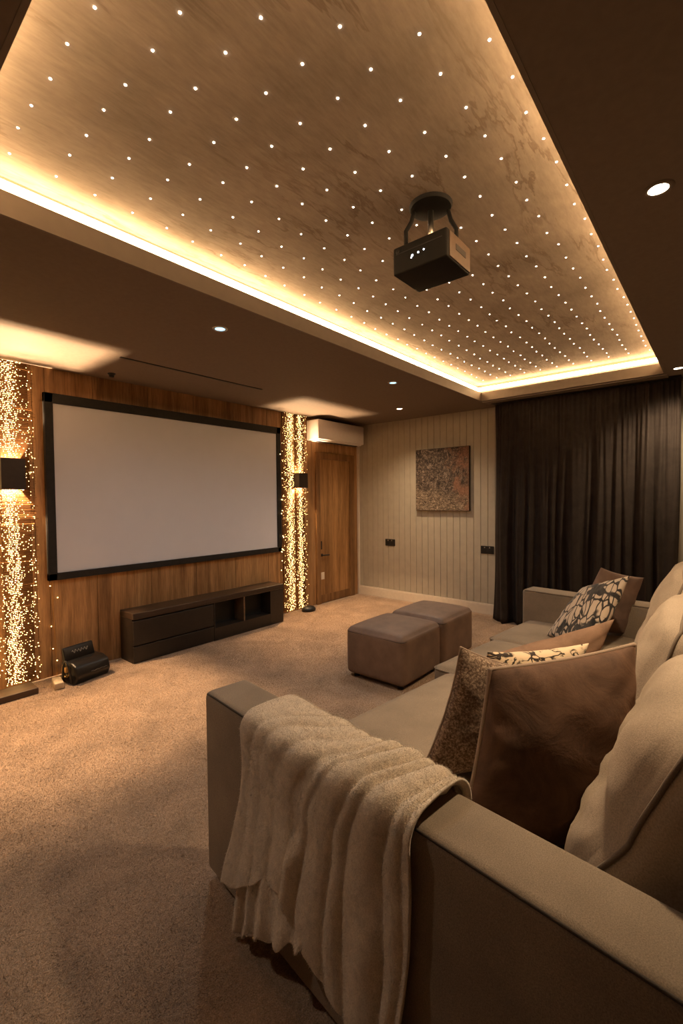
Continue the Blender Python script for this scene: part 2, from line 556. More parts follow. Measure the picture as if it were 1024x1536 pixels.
# ------------------------------------------------------------------ door
bm = bmesh.new()
DX0, DX1, DZ = 4.27, 5.06, 2.0
fr = bmesh.new()
box(fr, DX0, DX0+0.075, WY-0.028, WY, 0, DZ, 0.004)
box(fr, DX1-0.10, DX1, WY-0.028, WY, 0, DZ, 0.004)
box(fr, DX0+0.075, DX1-0.10, WY-0.028, WY, DZ-0.09, DZ, 0.004)
door = struct(obj('door_1', bx(DX0+0.075, DX1-0.10, WY-0.012, WY, 0.006, DZ-0.09, 0.002), M['wooddoor']))
fo = obj('door_frame', fr, M['woodframe'], door)
bt = obj('bottom_rail', bx(DX0+0.078, DX1-0.103, WY-0.016, WY-0.011, 0.008, 0.115, 0.002), M['woodframe'], door)
pl = obj('lock_plate', bx(4.352, 4.378, WY-0.018, WY-0.012, 0.72, 0.83, 0.003), M['blackplastic'], door)
bm = bmesh.new()
lathe(bm, [(0, 0), (0.02, 0), (0.02, 0.006), (0, 0.006)], (0, 0, 0), 20)
bmesh.ops.transform(bm, matrix=Matrix.Translation((4.375, WY-0.012, 0.645)) @ Matrix.Rotation(PI/2, 4, 'X'), verts=bm.verts[:])
tube(bm, [(4.375, WY-0.014, 0.645), (4.375, WY-0.05, 0.645), (4.39, WY-0.056, 0.645), (4.475, WY-0.056, 0.642)], 0.0085, 10)
obj('door_handle', bm, M['satinblack'], door, True, 0.7)
obj('floor_plate', bx(4.35, 4.42, WY-0.016, WY-0.012, 0.32, 0.415, 0.002), M['whitepaint'], door)

# ------------------------------------------------------------------ air conditioner
ac = thing('air_conditioner', (4.6, WY, 2.11), 'white boxy air conditioning unit on the wall above the wooden door', 'air conditioner')
bm = bx(4.125, 5.055, WY-0.21, WY, 2.135, 2.385, 0.012, 3)
obj('housing', bm, M['ac'], ac, True, 0.6)
obj('air_outlet', bx(4.16, 5.02, WY-0.19, WY-0.05, 2.118, 2.136, 0.004), M['ac'], ac)
obj('louver', bx(4.20, 4.98, WY-0.15, WY-0.09, 2.112, 2.12, 0.002), M['blackplastic'], ac)

# ------------------------------------------------------------------ projection screen
SX0, SX1, SZ0, SZ1 = 1.203, 3.645, 0.765, 2.235
sc = thing('projection_screen', ((SX0+SX1)/2, WY, SZ0), 'large blank white projection screen in a black frame on the oak wall', 'screen')
FW = 0.062
bm = bmesh.new()
box(bm, SX0, SX1, WY-0.045, WY-0.004, SZ1-FW*1.25, SZ1, 0.004)
box(bm, SX0, SX1, WY-0.045, WY-0.004, SZ0, SZ0+FW*0.9, 0.004)
box(bm, SX0, SX0+FW, WY-0.045, WY-0.004, SZ0, SZ1, 0.004)
box(bm, SX1-FW, SX1, WY-0.045, WY-0.004, SZ0, SZ1, 0.004)
obj('frame', bm, M['screenframe'], sc)
obj('screen_surface', bx(SX0+0.02, SX1-0.02, WY-0.030, WY-0.012, SZ0+0.02, SZ1-0.02), M['screen'], sc)

# ------------------------------------------------------------------ media console
X0, X1, Y0, Y1, ZT = 1.75, 3.455, 3.79, 4.03, 0.432
st = thing('media_console', ((X0+X1)/2, (Y0+Y1)/2, 0), 'long low dark brown media console under the screen', 'tv stand')
obj('top_panel', bx(X0-0.004, X1+0.004, Y0-0.006, Y1, ZT-0.055, ZT, 0.006), M['standtop'], st)
bm = bmesh.new()
XM = 2.545
box(bm, X0, XM, Y0+0.02, Y1, 0.0, ZT-0.056)
box(bm, XM, X1, Y0+0.17, Y1, 0.0, ZT-0.056)
box(bm, XM, XM+0.012, Y0, Y1, 0.0, ZT-0.056)
box(bm, X1-0.19, X1, Y0, Y1, 0.0, ZT-0.056, 0.004)
box(bm, XM+0.012, X1-0.19, Y0+0.001, Y1-0.002, 0.0, 0.125)
obj('body', bm, M['stand'], st)
obj('drawer', bx(X0, XM-0.004, Y0, Y0+0.03, 0.155, ZT-0.068, 0.004), M['stand'], st)
obj('drawer', bx(X0, XM-0.004, Y0, Y0+0.03, 0.004, 0.145, 0.004), M['stand'], st)
obj('shelf_divider', bx(2.905, 2.922, Y0+0.004, Y0+0.17, 0.125, ZT-0.056, 0.002), M['projside'], st)
obj('niche_lining', bx(XM+0.012, X1-0.19, Y0+0.162, Y0+0.17, 0.125, ZT-0.056), M['standdark'], st)

# ------------------------------------------------------------------ wall sconces and fairy lights
def sconce(x0, x1, z0, z1, depth, zl, yl, power, label):
    r = thing('wall_sconce', ((x0+x1)/2, WY, z0), label, 'wall lamp', 'up and down wall lamps beside the screen')
    bm = bmesh.new()
    a, b, y0, y1, th = x0, x1, WY-depth, WY-0.006, 0.004
    box(bm, a, b, y0-th, y0, z0, z1)
    box(bm, a, b, y1, WY, z0, z1)
    box(bm, a-th, a, y0-th, WY, z0, z1)
    box(bm, b, b+th, y0-th, WY, z0, z1)
    obj('housing', bm, M['sconce'], r)
    obj('lamp_holder', bx((a+b)/2-0.008, (a+b)/2+0.008, WY-0.012, y1, zl-0.012, zl+0.012, 0.002), M['steel'], r)
    l = bpy.data.lights.new('sconce_lamp', 'POINT')
    l.color = (1.0, 0.66, 0.36)
    l.energy = power
    l.shadow_soft_size = 0.013
    o = bpy.data.objects.new('sconce_lamp', l)
    COL.objects.link(o)
    o.location = ((a+b)/2, WY-yl, zl)
sconce(3.875, 4.015, 1.523, 1.705, 0.115, 1.6085, 0.034, 120, 'dark box wall lamp over the fairy lights right of the screen')
sconce(0.90, 1.04, 1.476, 1.703, 0.14, 1.577, 0.024, 370, 'dark box wall lamp among the fairy lights left of the screen')

bulb_me = None
def bulb_mesh():
    bm = bmesh.new()
    bmesh.ops.create_icosphere(bm, subdivisions=1, radius=1.0)
    me = bpy.data.meshes.new('bulb')
    bm.to_mesh(me)
    bm.free()
    me.materials.append(M['bulb'])
    return me
bulb_me = bulb_mesh()

def light_column(x0, x1, label, seed, core, fray=0, stray=0, per_row=13):
    """a hanging strip of fairy lights wound to and fro across a slim board"""
    R = random.Random(seed)
    yb = WY-0.012
    zt, zb = CZ-0.006, 0.03
    root = thing('fairy_light_strip', ((x0+x1)/2, yb, 0.0), label, 'fairy lights', 'fairy light strips beside the screen')
    obj('backing_board', bx(x0+0.02, x1-0.02, yb, WY, zb, zt), M['backer'], root)
    pts, bulbs = [], []
    z, k = zt, 0
    cx, cw = core
    while z > zb:
        l = x0 + R.uniform(-0.010, 0.014)
        r = x1 + R.uniform(-0.014, 0.010) + (fray*R.random()**2)
        yy = yb-0.008-R.random()*0.006
        row = [(l, yy, z), ((l+r)/2, yy-0.007, z-0.004), (r, yy, z-0.007)]
        if k % 2:
            row = row[::-1]
        pts += row
        n = per_row
        for i in range(n):
            # most lamps crowd about the middle of the strip
            x = R.gauss(cx, cw) if R.random() < 0.72 else R.uniform(l, r)
            x = min(max(x, l), r)
            bulbs.append((x, yy-0.010-R.random()*0.012, z-0.004-R.random()*0.003, R.uniform(0.0019, 0.0034)))
        z -= 0.0135
        k += 1
    for i in range(stray):
        z = R.uniform(0.3, 2.2)
        x = x0-R.uniform(0.01, 0.055)
        bulbs.append((x, yb-0.046, z, 0.0055))
        pts_s = [(x0+0.01, yb-0.030, z+0.01), (x, yb-0.042, z)]
        pts += pts_s
    bm = tube(bmesh.new(), pts, 0.0011, 4)
    obj('wire', bm, M['copperwire'], root)
    bulbs.sort(key=lambda b: -b[3])
    base = wloc(root)
    for i, b in enumerate(bulbs[:100]):
        o = bpy.data.objects.new('bulb', bulb_me)
        COL.objects.link(o)
        o.parent = root
        o.location = Vector(b[:3]) - base
        o.scale = (b[3],)*3
    bm = bmesh.new()
    V = [Vector(v.co) for v in bulb_me.vertices]
    P = [tuple(p.vertices) for p in bulb_me.polygons]
    for b in bulbs[100:]:
        vs = [bm.verts.new(Vector(b[:3]) + v*b[3]) for v in V]
        for p in P:
            bm.faces.new([vs[i] for i in p])
    o = obj('bulb_cluster', bm, M['bulb'], root)
    o['kind'] = 'stuff'
    return root
light_column(3.672, 3.862, 'left strip of golden fairy lights between screen and wooden door', 1, (3.80, 0.032), 0.0, 16, 8)
light_column(3.895, 4.085, 'right strip of golden fairy lights, nearest the wooden door', 2, (3.965, 0.022), 0.0, 5, 7)
light_column(0.905, 1.125, 'right strip of golden fairy lights, on the wall left of the screen', 3, (0.975, 0.032), 0.02, 0)
light_column(0.67, 0.885, 'outer strip of golden fairy lights at the left picture edge', 4, (0.80, 0.035), 0.0, 0)

tag(obj('floor_plank', bx(0.55, 1.045, 3.76, 3.93, 0.0, 0.045, 0.004), M['plank']),
    'dark low plank on the carpet at the foot of the left fairy lights', 'plank')
bm = lathe(bmesh.new(), [(0, 0.062), (0.04, 0.06), (0.075, 0.05), (0.095, 0.03), (0.098, 0.012), (0.09, 0.0), (0, 0.0)], (0, 0, 0), 32)
bmesh.ops.transform(bm, matrix=Matrix.Translation((3.985, 3.91, 0)) @ Matrix.Diagonal((1, 0.8, 1, 1)), verts=bm.verts[:])
tag(obj('floor_dome', bm, M['blackplastic'], None, True, 0.9), 'small black dome on the carpet at the foot of the right fairy lights', 'weight')

# loose string hanging below the screen, with its adapter
ls = thing('loose_light_string', (1.24, WY-0.02, 0.03), 'thin loose string of few tiny lights hanging from the screen corner', 'string lights')
pts = [(1.232, WY-0.02, 0.80), (1.233, WY-0.02, 0.6), (1.238, WY-0.018, 0.40), (1.245, WY-0.02, 0.25), (1.24, WY-0.03, 0.12), (1.235, WY-0.06, 0.05)]
bm = tube(bmesh.new(), pts, 0.0028, 6)
for z, dx in ((0.72, -0.02), (0.62, 0.03), (0.40, -0.02), (0.22, -0.012), (0.12, 0.014)):
    tube(bm, [(1.236, WY-0.02, z), (1.236+dx, WY-0.024, z+0.004)], 0.0013, 5)
obj('wire', bm, M['goldwire'], ls)
for z, dx in ((0.72, -0.02), (0.62, 0.03), (0.40, -0.02), (0.22, -0.012), (0.12, 0.014)):
    o = bpy.data.objects.new('bulb', bulb_me)
    COL.objects.link(o)
    o.parent = ls
    o.location = Vector((1.236+dx, WY-0.024, z+0.004)) - ls.location
    o.scale = (0.0045,)*3
ad = thing('power_adapter', (1.19, 3.79, 0), 'small beige power adapter on the carpet beside the black bag', 'adapter')
mt = Matrix.Translation((1.178, 3.80, 0)) @ Matrix.Rotation(math.radians(-10), 4, 'Z')
obj('body', bx(-0.03, 0.03, -0.085, 0.07, 0.0, 0.05, 0.008, 3, mat=mt), M['adapter'], ad, True, 0.6)
obj('cable', tube(bmesh.new(), [(1.19, 3.86, 0.03), (1.21, 3.92, 0.04), (1.235, 3.97, 0.045), (1.237, 3.988, 0.052)], 0.003, 6), M['goldwire'], ad)

# black leather bag
bag = thing('leather_bag', (1.37, 3.82, 0), 'small black leather bag with raised flap on the carpet by the oak wall', 'bag')
mt = Matrix.Translation((1.365, 3.815, 0)) @ Matrix.Rotation(math.radians(12), 4, 'Z')
def side_prism(prof, x0, x1, m, bev=0.012, seg=3):
    bm = bmesh.new()
    A = [bm.verts.new((x0, a, b)) for a, b in prof]
    B = [bm.verts.new((x1, a, b)) for a, b in prof]
    bm.faces.new(A)
    bm.faces.new(B[::-1])
    n = len(prof)
    for i in range(n):
        bm.faces.new((A[i], B[i], B[(i+1) % n], A[(i+1) % n]))
    bmesh.ops.bevel(bm, geom=bm.edges[:], offset=bev, segments=seg, profile=0.5, affect='EDGES')
    bmesh.ops.transform(bm, matrix=m, verts=bm.verts[:])
    return bm
obj('body', side_prism([(-0.085, 0.0), (-0.115, 0.06), (-0.09, 0.135), (-0.03, 0.16), (0.09, 0.16), (0.10, 0.0)], -0.12, 0.155, mt, 0.016), M['bag'], bag, True, 0.8)
fl = obj('flap', side_prism([(0.035, 0.15), (0.07, 0.255), (0.095, 0.255), (0.085, 0.15)], -0.115, 0.125, mt, 0.010), M['bag'], bag, True, 0.8)
bm = bmesh.new()
sp = [(-0.05 + 0.11*i/60, 0.044 + 0.028*0.62, 0) for i in range(61)]
pts = []
for i in range(61):
    u = i/60
    zz = 0.215 + 0.012*math.sin(u*34)*(0.4+0.6*abs(math.sin(u*9)))
    pts.append(mt @ Vector((-0.055 + 0.13*u, 0.035+(zz-0.15)/0.105*0.035-0.003, zz)))
tube(bm, pts, 0.0016, 5)
obj('script_mark', bm, M['bagtext'], fl)
bm = bmesh.new()
for a in (0.0, 1.0):
    tube(bm, [mt @ Vector((-0.01+0.13*i/10, -0.117+0.012*a*0, 0.078+0.004*math.sin(i*2.2))) for i in range(11)], 0.0012, 5)
obj('front_stitching', bm, M['bagtext'], bag)
bm = tube(bmesh.new(), [mt @ Vector((-0.125, 0.02+0.045*math.cos(a), 0.10+0.055*math.sin(a))) for a in [2*PI*i/24 for i in range(24)]], 0.005, 6, closed=True)
obj('ring', bm, M['brass'], bag, True)
bm = tube(bmesh.new(), [mt @ Vector((-0.138-0.01*math.sin(PI*i/12), -0.02+0.05*math.cos(PI*i/12), 0.02+0.16*math.sin(PI*i/12))) for i in range(13)], 0.008, 8)
obj('strap', bm, M['bag'], bag, True)
obj('buckle', bx(-0.15, -0.123, -0.03, 0.0, 0.095, 0.135, 0.004, 2, mat=mt), M['brass'], bag)

# ------------------------------------------------------------------ art and sockets on the far wall
art = thing('wall_art', (PX, 2.69, 1.22), 'square abstract brown canvas hanging on the panelled wall', 'painting')
obj('canvas', bx(PX-0.046, PX-0.004, 2.322, 3.058, 1.225, 2.01, 0.004), M['canvasedge'], art)
obj('paint_surface', bx(PX-0.0475, PX-0.0455, 2.326, 3.054, 1.229, 2.006), M['art'], art)
def socket(y, z, label):
    r = thing('wall_socket', (PX, y, z), label, 'socket', 'black sockets on the panelled wall')
    obj('plate', bx(PX-0.010, PX, y-0.078, y+0.078, z-0.046, z+0.046, 0.003), M['blackplastic'], r)
    for s in (-1, 1):
        bm = bx(PX-0.013, PX-0.009, y+s*0.036-0.024, y+s*0.036+0.024, z-0.028, z+0.016, 0.002)
        obj('outlet', bm, M['satinblack'], r)
        obj('switch', bx(PX-0.0145, PX-0.009, y+s*0.03-0.007, y+s*0.03+0.007, z+0.021, z+0.036, 0.002), M['steel'], r)
    return r
socket(3.492, 0.778, 'black double wall socket between door and painting')
socket(2.115, 0.765, 'black double wall socket beside the dark curtain')

# ------------------------------------------------------------------ curtain
def curtain():
    y0, y1, xc = 0.285, 1.955, 4.955
    nu, nv = 340, 40
    R = random.Random(11)
    cen = []
    y = y0+0.01
    while y < y1:
        wdt = R.uniform(0.045, 0.085)
        cen.append((y, wdt, R.uniform(0.6, 1.25), R.uniform(-0.02, 0.02)))
        y += wdt*R.uniform(0.95, 1.3)
    def off(y, v):
        d = 0.0
        for c, w_, a, s in cen:
            q = (y-c-s*v)/w_
            if abs(q) < 1.6:
                d += a*math.exp(-q*q*3.2)
        return d
    bm = bmesh.new()
    G = []
    for j in range(nv+1):
        v = j/nv
        row = []
        amp = 0.022 + 0.072*min(1, v*1.8)**1.1
        for i in range(nu+1):
            y = y0 + (y1-y0)*i/nu
            d = off(y, v)
            fine = 0.010*math.sin(y*150+1.5*math.sin(y*20))*max(0, 1-v*2.2)
            yy = y + 0.010*math.sin(7*v+y*9)*v
            if i > nu*0.93:
                yy += 0.03*v*v*(i/nu-0.93)/0.07 - 0.02*math.sin(v*PI)*(i/nu-0.93)/0.07
            row.append(bm.verts.new((xc+0.055-amp*d-fine, yy, CZ-0.012-(CZ-0.016)*v)))
        G.append(row)
    for j in range(nv):
        for i in range(nu):
            bm.faces.new((G[j][i], G[j][i+1], G[j+1][i+1], G[j+1][i]))
    bmesh.ops.solidify(bm, geom=bm.faces[:], thickness=0.004)
    return bm
cu = thing('curtain', (4.955, 1.12, 0), 'full height dark charcoal brown pleated curtain at the far end', 'curtain')
obj('drape', curtain(), M['curtain'], cu, True)
obj('heading_rail', bx(4.90, 5.03, 0.28, 1.96, CZ-0.014, CZ), M['satinblack'], cu)

# ------------------------------------------------------------------ star lights
bm = bmesh.new()
lathe(bm, [(0, -0.0028), (0.0020, -0.0024), (0.0033, -0.0013), (0.0038, 0.0005)], (0, 0, 0), 10)
star = obj('star_light', bm, M['star'], None, True)
tag(star, 'pinpoint fibre optic star light in the mottled tray ceiling', 'star light', 'star lights in the tray ceiling')
SP = 0.1475
first = True
for i in range(30):
    for j in range(11):
        x = 0.345 + SP*i + (hsh(i, j, 1)-0.5)*0.016
        y = 0.487 + SP*j*0.985 + (hsh(i, j, 2)-0.5)*0.016
        if x < TX0+0.0 or x > TX1-0.02:
            continue
        if (x-1.73)**2 + (y-0.955)**2 < 0.105**2:
            continue
        d = Vector((x, y, TZ-1.3875))
        z = d.dot(F_)
        px, py = 512+676.5*d.dot(R_)/z, 768-676.5*d.dot(U_)/z
        if z < 0.1 or px < -8 or py < -8 or px > 1032:
            continue
        if first:
            o = star
            first = False
        else:
            o = star.copy()
            COL.objects.link(o)
        o.location = (x, y, TZ)

# ------------------------------------------------------------------ downlights
def spot(name, loc, col, power, size, blend=0.5, rad=0.03, rot=(0, 0, 0), square=False):
    l = bpy.data.lights.new(name, 'SPOT')
    l.color = col
    l.energy = power
    l.spot_size = math.radians(size)
    l.spot_blend = blend
    l.shadow_soft_size = rad
    l.use_square = square
    o = bpy.data.objects.new(name, l)
    COL.objects.link(o)
    o.location = loc
    o.rotation_euler = rot
    return o
def downlight(x, y, mat, label, lc, power, size=95, blend=0.6):
    r = thing('downlight', (x, y, CZ), label, 'ceiling light', 'recessed ceiling downlights')
    obj('trim_ring', lathe(bmesh.new(), [(0.030, -0.003), (0.036, -0.0055), (0.045, -0.004), (0.047, 0.0)], (x, y, CZ), 32), M['steel'] if mat == 'lampcool' else M['soffit'], r, True)
    obj('lamp', lathe(bmesh.new(), [(0, -0.004), (0.022, -0.0038), (0.031, -0.002), (0.031, 0.0)], (x, y, CZ), 28), M[mat], r, True)
    spot('downlight_beam', (x, y, CZ-0.02), lc, power, size, blend, 0.055)
COOL = (0.80, 0.93, 1.0)
WSP = (1.0, 0.74, 0.46)
downlight(1.659, 2.355, 'lampcool', 'bright cool white recessed ceiling light facing the screen, the larger looking one', COOL, 21, 165, 1.0)
downlight(3.451, 2.288, 'lampcool', 'small cool white recessed ceiling light near the far end of the tray', COOL, 21, 165, 1.0)
downlight(4.497, 2.892, 'lampwarm', 'warm recessed ceiling light in front of the panelled wall', WSP, 55, 130, 1.0)
downlight(1.90, 0.178, 'lampwarm', 'large warm recessed ceiling light above the sofa at right', WSP, 92, 115, 1.0)
downlight(4.639, 0.287, 'lampwarm', 'warm recessed ceiling light in front of the curtain', WSP, 75, 140, 1.0)
downlight(-0.13, 2.30, 'lampwarm', 'warm recessed ceiling light above the near end of the carpet', (1.0, 0.83, 0.66), 30, 140, 1.0)

# ------------------------------------------------------------------ projector
pr = thing('projector', (1.735, 0.955, TZ), 'black projector hanging from a round mount on the starry ceiling', 'projector')
bx0, bx1, by0, by1, bz0, bz1 = 1.635, 1.845, 0.83, 1.08, 2.33, 2.445
obj('mount_plate', lathe(bmesh.new(), [(0, -0.022), (0.05, -0.022), (0.084, -0.014), (0.09, -0.004), (0.09, 0.0)], (1.735, 0.955, TZ), 40), M['projblack'], pr, True, 0.6)
obj('body', bx(bx0, bx1, by0, by1, bz0, bz1, 0.008, 3), M['projblack'], pr, True, 0.6)
sp_ = obj('side_panel', bx(bx0+0.02, bx1-0.006, by0-0.004, by0+0.004, bz0+0.008, bz1-0.008, 0.002), M['projside'], pr)
obj('side_label', bx(bx0+0.07, bx1-0.05, by0-0.0055, by0-0.003, bz0+0.05, bz0+0.075, 0.001), M['canvasedge'], sp_)
obj('front_groove', bx(bx0-0.0012, bx0+0.002, by0+0.02, by1-0.015, bz1-0.034, bz1-0.030), M['standdark'], pr)
obj('pole', tube(bmesh.new(), [(1.735, 0.955, TZ-0.02), (1.735, 0.955, bz1-0.004)], 0.012, 14), M['steel'], pr, True)
for a, b in (((1.70, 1.015), (1.675, 1.04)), ((1.785, 0.90), (1.80, 0.87))):
    bm = tube(bmesh.new(), [(a[0], a[1], TZ-0.018), ((a[0]*2+b[0])/3, (a[1]*2+b[1])/3, TZ-0.06), (b[0], b[1], TZ-0.10), (b[0], b[1], bz1-0.004)], 0.009, 10)
    obj('arm', bm, M['projblack'], pr, True)
for yy, zz, rr in ((0.985, 2.385, 0.0045), (0.957, 2.388, 0.0036), (0.932, 2.391, 0.003), (0.99, 2.378, 0.003)):
    bm = bmesh.new()
    lathe(bm, [(0, 0.002), (rr, 0.001), (rr, 0)], (0, 0, 0), 12)
    bmesh.ops.transform(bm, matrix=Matrix.Translation((bx0, yy, zz)) @ Matrix.Rotation(-PI/2, 4, 'Y'), verts=bm.verts[:])
    obj('status_light', bm, M['status'], pr)
bm = bmesh.new()
lathe(bm, [(0, 0.003), (0.008, 0.003), (0.010, 0)], (0, 0, 0), 16)
bmesh.ops.transform(bm, matrix=Matrix.Translation((bx0, 1.055, bz1-0.022)) @ Matrix.Rotation(-PI/2, 4, 'Y'), verts=bm.verts[:])
obj('button', bm, M['satinblack'], pr, True)

# ------------------------------------------------------------------ ottomans
def soft_box(x0, x1, y0, y1, z0, z1, n=18, puff=0.02, r=0.045, sag=0.0, top_only=True):
    bm = bmesh.new()
    bmesh.ops.create_cube(bm, size=2)
    bmesh.ops.subdivide_edges(bm, edges=bm.edges[:], cuts=n, use_grid_fill=True)
    hx, hy, hz = (x1-x0)/2, (y1-y0)/2, (z1-z0)/2
    c = Vector(((x0+x1)/2, (y0+y1)/2, (z0+z1)/2))
    for v in bm.verts:
        u = Vector(v.co)
        # warp towards the edges so that the rounding gets its own rows
        w_ = Vector([math.copysign(1-(1-abs(a))**1.35, a) for a in u])
        p = Vector((w_.x*hx, w_.y*hy, w_.z*hz))
        q = Vector((max(-hx+r, min(hx-r, p.x)), max(-hy+r, min(hy-r, p.y)), max(-hz+r, min(hz-r, p.z))))
        d = p-q
        if d.length > 1e-9:
            p = q + d.normalized()*r*min(1, d.length/r) if d.length > r else q + d
        bx_, by_, bz_ = (1-u.x**2), (1-u.y**2), (1-u.z**2)
        if u.z > 0.99:
            p.z += puff*(bx_*by_)**0.6 - sag*bx_*by_
        elif not top_only:
            if abs(u.x) > 0.99: p.x += math.copysign(puff*0.5*(by_*bz_)**0.6, u.x)
        if abs(u.y) > 0.99: p.y += math.copysign(puff*0.5*(bx_*bz_)**0.7, u.y)
        if abs(u.x) > 0.99: p.x += math.copysign(puff*0.3*(by_*bz_)**0.7, u.x)
        v.co = c + p
    return bm
def rect_loop(x0, x1, y0, y1, z, r=0.03, n=5):
    pts = []
    for cx, cy, a0 in ((x1-r, y1-r, 0), (x0+r, y1-r, PI/2), (x0+r, y0+r, PI), (x1-r, y0+r, 1.5*PI)):
        for i in range(n+1):
            a = a0+PI/2*i/n
            pts.append((cx+r*math.cos(a), cy+r*math.sin(a), z))
    return pts
def ottoman(x0, x1, y0, y1, h, label):
    r = thing('ottoman', ((x0+x1)/2, (y0+y1)/2, 0), label, 'ottoman', 'brown leather ottomans side by side')
    obj('cushion', soft_box(x0, x1, y0, y1, 0.03, h, 18, 0.028, 0.035), M['ottoman'], r, True)
    obj('seam', tube(bmesh.new(), rect_loop(x0-0.001, x1+0.001, y0-0.001, y1+0.001, h-0.028, 0.036), 0.0025, 6, closed=True), M['pipingdark'], r, True)
    obj('seam', tube(bmesh.new(), [(x0-0.003, (y0+y1)/2-0.002, 0.035), (x0-0.008, (y0+y1)/2-0.002, h*0.55), (x0-0.003, (y0+y1)/2-0.002, h-0.03)], 0.0015, 6), M['pipingdark'], r, True) if False else None
    for sx in (x0+0.06, x1-0.06):
        for sy in (y0+0.06, y1-0.06):
            obj('foot', lathe(bmesh.new(), [(0, 0), (0.022, 0), (0.025, 0.034), (0, 0.034)], (sx, sy, 0), 16), M['blackplastic'], r)
    return r
ottoman(2.69, 3.256, 1.715, 2.235, 0.385, 'nearer of two joined brown leather ottomans on the carpet')
ottoman(3.276, 3.83, 1.70, 2.215, 0.395, 'further brown leather ottoman, behind the nearer one')

# ------------------------------------------------------------------ sofa
SO = Vector((0.90, 1.435, 0))
ES = Vector((0.9936, -0.1132, 0))
EB = Vector((-0.1132, -0.9936, 0))
def S(s, t, z=0.0):
    v = SO + ES*s + EB*t
    return Vector((v.x, v.y, z))
SM = Matrix(((ES.x, EB.x, 0, SO.x), (ES.y, EB.y, 0, SO.y), (0, 0, 1, 0), (0, 0, 0, 1)))
sofa = thing('sofa', (2.1, 0.5, 0), 'long deep taupe fabric sofa facing the screen', 'sofa')
AH = 0.695
def arm(s0, s1, t0, t1):
    return bx(s0, s1, t0, t1, 0.035, AH, 0.024, 4, mat=SM)
def spart(name, bm, m, par=sofa, smooth=True, angle=0.7):
    return obj(name, bm, m, par, smooth, angle)
na = spart('arm', arm(0.012, 0.19, 0.0, 1.72), M['sofa'])
def arm_seam(s, t0, t1):
    z = AH-0.006
    pts = [S(s, t0+0.022, z-0.001)]
    pts += [S(s, t0+0.02+(t1-t0-0.04)*i/30, z) for i in range(1, 31)]
    return tube(bmesh.new(), pts, 0.0035, 6)
obj('piping', arm_seam(0.0165, 0.0, 1.72), M['pipingdark'], na, True)
fa = spart('arm', arm(2.567, 2.75, 0.0, 1.5), M['sofa'])
obj('piping', arm_seam(2.5715, 0.0, 1.5), M['piping'], fa, True)
spart('base', prism(bmesh.new(), [tuple(S(0.19, 0.12)[:2]), tuple(S(2.567, 0.10)[:2]), (3.25, -0.42), (0.80, -0.42)], 0.05, 0.345, 0.012), M['sofa'])
spart('back_frame', prism(bmesh.new(), [(0.92, -0.06), (3.28, -0.06), (3.25, -0.42), (0.88, -0.42)], 0.05, 0.84, 0.03, 4), M['sofa'])
for k, (s0, s1, t0) in enumerate(((0.194, 1.285, 0.20), (1.292, 1.96, 0.095), (1.967, 2.562, 0.055))):
    bm = soft_box(s0, s1, t0, 1.36, 0.345, 0.478, 22, 0.022, 0.035)
    bmesh.ops.transform(bm, matrix=SM, verts=bm.verts[:])
    sc_ = spart('seat_cushion', bm, M['sofa'], angle=None)
    bm = tube(bmesh.new(), [SM @ Vector(p) for p in rect_loop(s0, s1, t0, 1.35, 0.462, 0.03)], 0.004, 6, closed=True)
    obj('piping', bm, M['piping'], sc_, True)
for fx, fy in ((1.05, 1.1), (3.35, 0.95), (1.0, -0.3), (3.1, -0.3)):
    obj('foot', bx(fx-0.03, fx+0.03, fy-0.03, fy+0.03, 0.0, 0.06, 0.004), M['blackplastic'], sofa)
for q in ((0.10, 0.12), (0.10, 1.45)):
    p = S(*q)
    obj('foot', bx(p.x-0.03, p.x+0.03, p.y-0.03, p.y+0.03, 0.0, 0.045, 0.004), M['blackplastic'], sofa)

def fbm(p, sc, seed=0.0):
    from mathutils import noise
    return noise.fractal(Vector(p)*sc + Vector((seed, seed*1.7, seed*0.3)), 0.8, 2.0, 4)

